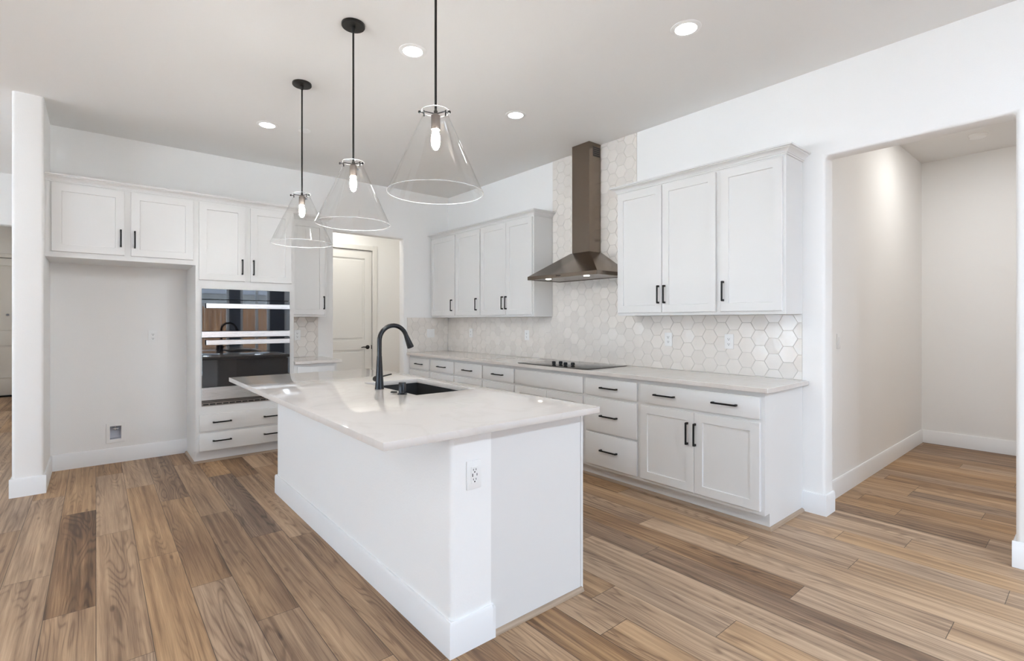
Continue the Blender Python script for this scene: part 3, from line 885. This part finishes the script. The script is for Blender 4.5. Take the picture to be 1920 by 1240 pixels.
# air gap and hole cover
ax, ay = 1.338, 2.578
bm = NB(); lathe(bm, [(0, .914), (.028, .914), (.028, .918), (.021, .922), (.0205, .978), (.018, .982), (0, .982)], ax, ay, 26)
tag(obj('air_gap', bm, 'faucet'), 'black cylindrical air gap beside the island sink', 'air gap')
bm = NB(); lathe(bm, [(0, .914), (.020, .914), (.021, .916), (.016, .921), (0, .922)], 1.335, 2.675, 24)
tag(obj('hole_cover', bm, 'bronze'), 'low dark bronze button between the faucet and the air gap', 'button')

# ------------------------------------------------------------------ cooktop
t = thing('cooktop', 'black glass electric cooktop with four knobs, set into the worktop', 'cooktop', (3.485, 3.307, .914))
bm = NB(); box(bm, W, 3.213, 3.757, 2.85, 3.765, .9141, .9205, bev=.002, seg=2); obj('glass_top', bm, 'cookglass', t)
for kx, ky in ((3.268, 3.310), (3.318, 3.270), (3.268, 3.160), (3.300, 3.100)):
    bm = NB()
    lathe(bm, [(0, .9206), (.019, .9206), (.019, .924), (.0135, .927), (.0135, .931), (.0185, .934), (.0175, .953), (.015, .955), (0, .955)], kx, ky, 22)
    box(bm, W, kx - .0035, kx + .0035, ky - .0165, ky + .0165, .953, .9575, bev=.001)
    obj('knob', bm, 'black', t)
for (cx, cy, r) in ((3.60, 3.56, .105), (3.62, 3.06, .085), (3.40, 3.60, .075), (3.42, 2.98, .09)):
    bm = NB(); lathe(bm, [(r, .9206), (r + .0015, .9206), (r + .0015, .92072), (r, .92072)], cx, cy, 40, closed=True)
    obj('burner_mark', bm, 'steel_d', t)

# ------------------------------------------------------------------ range hood
t = thing('range_hood', 'brushed stainless pyramid range hood with a tall square chimney', 'range hood', (3.6, 3.312, 1.742))
HX, HY0, HY1, HZ0, HZ1 = 3.347, 2.857, 3.768, 1.742, 1.776
CX, CY0, CY1, CZ = 3.638, 3.203, 3.428, 2.0
XB = XR - .012
bm = NB()
lo = [bm.verts.new(p) for p in ((HX, HY0, HZ1), (HX, HY1, HZ1), (XB, HY1, HZ1), (XB, HY0, HZ1))]
hi = [bm.verts.new(p) for p in ((CX - .012, CY0 - .012, CZ), (CX - .012, CY1 + .012, CZ), (XB, CY1 + .012, CZ), (XB, CY0 - .012, CZ))]
for i in range(4): bm.faces.new([lo[i], lo[(i + 1) % 4], hi[(i + 1) % 4], hi[i]])
bm.faces.new(hi); bm.faces.new(lo[::-1])
bmesh.ops.recalc_face_normals(bm, faces=bm.faces)
bmesh.ops.bevel(bm, geom=list(bm.edges), offset=.002, segments=1, affect='EDGES')
obj('canopy', bm, 'steel_y', t)
bm = NB(); panel(bm, W, HX, XB, HY0, HY1, [(HX + .02, XB - .02, HY0 + .02, HY1 - .02)], HZ0, HZ1 - .0002, bev=.001, seg=1)
box(bm, W, HX + .019, XB - .019, HY0 + .019, HY1 - .019, HZ0 + .004, HZ1 - .006)
rim = obj('rim', bm, 'steel_y', t)
bm = NB()
box(bm, W, CX, XB, CY0, CY1, CZ + .0005, ZC - .002, bev=.002)
ch = obj('chimney', bm, 'steel_y', t)
bm = NB(); box(bm, FY(CY0), 3.690, 3.795, 2.930, 3.030, 0.0002, .0012)
vr = obj('vent_plate', bm, 'sockdark', ch)
for i in range(5):
    bm = NB(); box(bm, FY(CY0), 3.694, 3.791, 2.935 + i * .019, 2.946 + i * .019, .001, .0018); obj('vent_slot', bm, 'slot', ch)
for i in range(4):
    bm = NB(); box(bm, FX(HX), 3.352 - i * .016, 3.361 - i * .016, 1.755, 1.764, 0.0, .002); obj('button', bm, 'black', rim)
for ly in (3.56, 3.06):
    bm = NB(); lathe(bm, [(0, HZ0 + .0005), (.026, HZ0 + .0005), (.026, HZ0 + .0042), (0, HZ0 + .0042)], 3.44, ly, 24)
    obj('hood_light', bm, 'hoodlamp', rim)

# ------------------------------------------------------------------ hexagon tile backsplashes
HA = 0.066
def clip(poly, u0, u1, v0, v1):
    for ax, lim, sg in ((0, u0, 1), (0, u1, -1), (1, v0, 1), (1, v1, -1)):
        out = []
        for i, p in enumerate(poly):
            q = poly[(i + 1) % len(poly)]
            a, b = (p[ax] - lim) * sg, (q[ax] - lim) * sg
            if a >= 0: out.append(p)
            if (a >= 0) != (b >= 0):
                s = a / (a - b); out.append((p[0] + (q[0] - p[0]) * s, p[1] + (q[1] - p[1]) * s))
        poly = out
        if len(poly) < 3: return []
    return poly
def hexes(bm, F, rects, pu, pv, box_only=None):
    hh = HA * math.sqrt(3); cu = 1.5 * HA
    U0 = min(r[0] for r in rects); U1 = max(r[1] for r in rects); V0 = min(r[2] for r in rects); V1 = max(r[3] for r in rects)
    for i in range(int((U0 - pu) / cu) - 2, int((U1 - pu) / cu) + 3):
        for j in range(int((V0 - pv) / hh) - 2, int((V1 - pv) / hh) + 3):
            cx, cy = pu + i * cu, pv + j * hh + (hh / 2 if i % 2 else 0)
            g = HA - .0008
            hexa = [(cx + g * math.cos(k * PI / 3), cy + g * math.sin(k * PI / 3)) for k in range(6)]
            tu, tv, hz = R.uniform(-.013, .013), R.uniform(-.013, .013), R.uniform(0, .0006)
            use = rects
            if len(rects) > 1 and rects[1][0] <= cx - HA and cx + HA <= rects[1][1]:      # whole tiles run on past the cabinet line
                use = [(rects[1][0], rects[1][1], rects[0][2], rects[1][3])]
            for rc in use:
                p = clip(hexa, *rc)
                if not p: continue
                area = sum(p[a][0] * p[(a + 1) % len(p)][1] - p[(a + 1) % len(p)][0] * p[a][1] for a in range(len(p))) / 2
                if area < 3e-5: continue
                mu = sum(a for a, _ in p) / len(p); mv = sum(b for _, b in p) / len(p)
                q = []
                for a, b in p:
                    l = math.hypot(a - mu, b - mv); s = max(0.2, (l - .0028) / l)
                    q.append((mu + (a - mu) * s, mv + (b - mv) * s))
                B0 = [bm.verts.new(F(a, b, .003)) for a, b in p]
                B1 = [bm.verts.new(F(a, b, .0062)) for a, b in p]
                T = [bm.verts.new(F(a, b, .0082 + hz + tu * (a - cx) + tv * (b - cy))) for a, b in q]
                n = len(p)
                for k in range(n):
                    k2 = (k + 1) % n
                    bm.faces.new([B0[k], B0[k2], B1[k2], B1[k]]); bm.faces.new([B1[k], B1[k2], T[k2], T[k]])
                bm.faces.new(T)
    bmesh.ops.recalc_face_normals(bm, faces=bm.faces)
def backsplash(F, rects, label, pu, pv):
    xs = [F((r[0] + r[1]) / 2, 0, 0) for r in rects]
    c = F((rects[0][0] + rects[0][1]) / 2, rects[0][2], 0)
    t = thing('tile_backsplash', label, 'backsplash', c)
    bm = NB()
    for r in rects: box(bm, F, r[0], r[1], r[2], r[3], 0.0003, .0045)
    obj('grout', bm, 'grout', t)
    bm = NB(); hexes(bm, F, rects, pu, pv); obj('tiles', bm, 'tile', t)
SB = UZ0 - .001
backsplash(FX(XR), [(1.386, YB - .010, .9145, SB), (2.784, 3.88, SB, ZC - .001)],
           'glossy beige hexagon tile backsplash along the cooktop wall, rising to the ceiling behind the hood', 1.775, 1.033)
backsplash(FY(YB), [(3.178, XR - .009, .9145, SB)], 'beige hexagon tile panel on the back wall, in the corner beside the doorway', 3.3, 1.033)
backsplash(FY(YB), [(TX1 + .001, 2.012, .9145, SB)], 'beige hexagon tile panel over the short worktop beside the oven tower', 1.73, 1.033)

# ------------------------------------------------------------------ outlets and switches
def duplex(label, F, u, v, d0, kind='duplex', name='outlet', cat='outlet', w=.072, h=.116):
    t = thing(name, label, cat, F(u, v - h / 2, d0))
    bm = NB(); box(bm, F, u - w / 2, u + w / 2, v - h / 2, v + h / 2, d0, d0 + .006, bev=.002, seg=2); obj('plate', bm, 'plastic', t)
    n = max(1, round(w / .072)) if kind == 'switch' else 1
    if kind == 'switch':
        for i in range(n):
            c = u + (i - (n - 1) / 2) * .046
            bm = NB()
            box(bm, F, c - .0165, c + .0165, v - .033, v + .033, d0 + .0062, d0 + .0075, bev=.0005)
            box(bm, F, c - .014, c + .014, v - .030, v + .030, d0 + .0075, d0 + .0105, bev=.0012)
            obj('rocker', bm, 'plastic', t)
        return t
    bm = NB(); box(bm, F, u - .0165, u + .0165, v - .034, v + .034, d0 + .0062, d0 + .009, bev=.001); rc = obj('receptacle', bm, 'plastic', t)
    q = d0 + .0088
    def slot(u0, u1, v0, v1, e=.0006):
        bm = NB(); box(bm, F, u0, u1, v0, v1, q, q + e); obj('slot', bm, 'slot', rc)
    for s in (-1, 1):
        c = v + s * .0195
        slot(u - .0078, u - .0052, c - .002, c + .006); slot(u + .0052, u + .0078, c - .002, c + .006); slot(u - .0028, u + .0028, c - .0105, c - .005)
    if kind == 'usb':
        slot(u - .0125, u - .0085, v - .0065, v + .0065); slot(u + .0095, u + .0125, v - .005, v + .005)
    return t
TILE = .0088
duplex('white outlet on the tiled cooktop wall, nearest the hall opening', FX(XR), 1.910, 1.170, TILE)
duplex('white outlet on the tiled cooktop wall, under the cabinets just right of the hood', FX(XR), 2.448, 1.172, TILE)
duplex('white outlet on the tiled wall, left of the cooktop', FX(XR), 4.296, 1.168, TILE)
duplex('white outlet far along the tiled wall near the back corner', FX(XR), 5.41, 1.174, TILE)
duplex('double rocker switch plate on the small tiled corner panel', FY(YB), 3.533, 1.163, TILE, 'switch', 'light_switch', 'switch', w=.118)
duplex('white outlet on the tile beside the oven tower', FY(YB), 1.775, 1.17, TILE)
duplex('white outlet on the plain wall inside the fridge alcove', FY(YB), 0.427, 1.181, 0.0005)
duplex('white outlet with USB ports on the near end of the island', FY(BY0), 1.186, 0.703, 0.0005, 'usb')
duplex('white rocker switch just inside the side hall', FY(1.326), 4.345, 1.177, 0.0005, 'switch', 'light_switch', 'switch')

# water supply box low in the fridge alcove
t = thing('water_supply_box', 'white recessed water valve box low on the fridge alcove wall', 'valve box', (.142, YB, .19))
FW = FY(YB)
bm = NB(); panel(bm, FW, .072, .212, .188, .373, [(WBX0 + .002, WBX1 - .002, WBZ0 + .002, WBZ1 - .002)], 0.0005, .008, bev=.002, seg=1)
obj('frame', bm, 'plastic', t)
bm = NB(); panel(bm, FW, WBX0 + .001, WBX1 - .001, WBZ0 + .001, WBZ1 - .001, [(WBX0 + .004, WBX1 - .004, WBZ0 + .004, WBZ1 - .004)], -.07, .0)
box(bm, FW, WBX0 + .001, WBX1 - .001, WBZ0 + .001, WBZ1 - .001, -.075, -.07); obj('recess', bm, 'waterbox', t)
bm = NB()
tube(bm, [(.142, YB + .035, .343), (.142, YB + .035, .300)], .009, 12); tube(bm, [(.120, YB + .035, .318), (.166, YB + .035, .318)], .008, 12)
tube(bm, [(.142, YB + .035, .318), (.142, YB + .010, .318)], .006, 10); box(bm, FW, .120, .164, .313, .324, -.012, -.006, bev=.002)
obj('valve', bm, 'chrome', t)

# ------------------------------------------------------------------ pendants
def pendant(x, y, label):
    t = thing('pendant_lamp', label, 'pendant lamp', (x, y, ZC), 'glass cone pendants over the island')
    bm = NB(); lathe(bm, [(0, ZC), (.065, ZC), (.066, ZC - .004), (.066, ZC - .014), (.063, ZC - .018), (0, ZC - .018)], x, y, 40)
    obj('ceiling_canopy', bm, 'bronze', t)
    bm = NB(); lathe(bm, [(0, ZC - .0182), (.012, ZC - .0182), (.012, ZC - .03), (.009, ZC - .045), (.0055, ZC - .05), (.0055, 2.262), (.0085, 2.260), (.0085, 2.246), (0, 2.246)], x, y, 18)
    obj('rod', bm, 'bronze', t)
    bm = NB(); lathe(bm, [(0, 2.245), (.012, 2.245), (.0205, 2.238), (.0205, 2.176), (.017, 2.176), (.017, 2.182), (0, 2.182)], x, y, 24)
    sk = obj('socket', bm, 'sockdark', t)
    bm = NB(); lathe(bm, [(0, 2.181), (.012, 2.181), (.013, 2.168), (.019, 2.145), (.0195, 2.125), (.016, 2.103), (.008, 2.090), (0, 2.087)], x, y, 20)
    obj('bulb', bm, 'bulb', t)
    # clear glass cone with a rolled neck
    th = .003
    outer = [(.0605, 2.258), (.058, 2.250), (.0575, 2.238), (.062, 2.226), (.210, 1.898)]
    inner = [(r - th, z - .001) for r, z in outer[::-1]]
    bm = NB(); lathe(bm, outer, x, y, 64)
    sh = obj('glass_shade', bm, 'shade', t)
    bm = NB()
    def torus(R0, z, r): lathe(bm, [(R0 + r * math.cos(a), z + r * math.sin(a)) for a in [i * PI / 4 for i in range(8)]], x, y, 64, closed=True)
    torus(.2105, 1.897, .0020)
    obj('glass_rim', bm, 'shade_edge', sh)
    bm = NB(); torus(.0605, 2.259, .002)
    obj('glass_neck', bm, 'shade_edge', sh)
    # three-armed holder with thumb screws
    bm = NB()
    for k in range(3):
        a = math.radians(50 + 120 * k); c, s = math.cos(a), math.sin(a)
        P = lambda r, z: (x + r * c, y + r * s, z)
        tube(bm, [P(.006, 2.247), P(.040, 2.247), P(.0545, 2.247)], .0026, 8)
        tube(bm, [P(.0545, 2.252), P(.0545, 2.226)], .0030, 8)
        tube(bm, [P(.0545, 2.240), P(.074, 2.240)], .0022, 8)
        tube(bm, [P(.070, 2.240), P(.073, 2.240), P(.078, 2.240), P(.080, 2.240)], [.004, .0065, .0065, .004], 12)
    obj('shade_holder', bm, 'black', t)
pendant(1.154, 1.910, 'clear glass cone pendant nearest the camera, its rod cut off by the top edge')
pendant(1.154, 2.830, 'clear glass cone pendant in the middle of the row of three over the island')
pendant(1.154, 3.775, 'clear glass cone pendant farthest along the island, by the oven tower')

# ------------------------------------------------------------------ ceiling fittings
def downlight(x, y, label, r=.062):
    t = thing('recessed_downlight', label, 'downlight', (x, y, ZC), 'recessed ceiling downlights')
    bm = NB(); lathe(bm, [(r, ZC - .006), (r + .024, ZC - .003), (r + .026, ZC), (r, ZC)], x, y, 40, closed=True); obj('trim_ring', bm, 'plastic', t)
    bm = NB(); lathe(bm, [(0, ZC - .0045), (r - .0005, ZC - .0045), (r - .0005, ZC - .0005), (0, ZC - .0005)], x, y, 36); obj('lens', bm, 'lamp', t)
downlight(1.561, 2.865, 'lit round downlight between the two nearer pendants')
downlight(2.682, 1.607, 'lit round downlight nearest the camera, over the worktop aisle')
downlight(2.710, 3.199, 'lit round downlight in the ceiling in front of the range hood')
downlight(1.161, 4.766, 'lit round downlight farthest away, in front of the oven tower')
bm = NB(); lathe(bm, [(0, ZC - .009), (.046, ZC - .009), (.052, ZC - .006), (.053, ZC - .004), (.05, ZC), (0, ZC)], 1.457, 4.695, 32)
tag(obj('sprinkler_cover', bm, 'plastic'), 'flat white sprinkler cover on the ceiling behind the farthest pendant rod', 'sprinkler')
bm = NB(); lathe(bm, [(0, ZC - .035), (.04, ZC - .035), (.058, ZC - .028), (.066, ZC - .010), (.068, ZC), (0, ZC)], 6.30, 0.785, 32)
tag(obj('smoke_detector', bm, 'plastic'), 'round white smoke detector on the side hall ceiling', 'smoke detector')
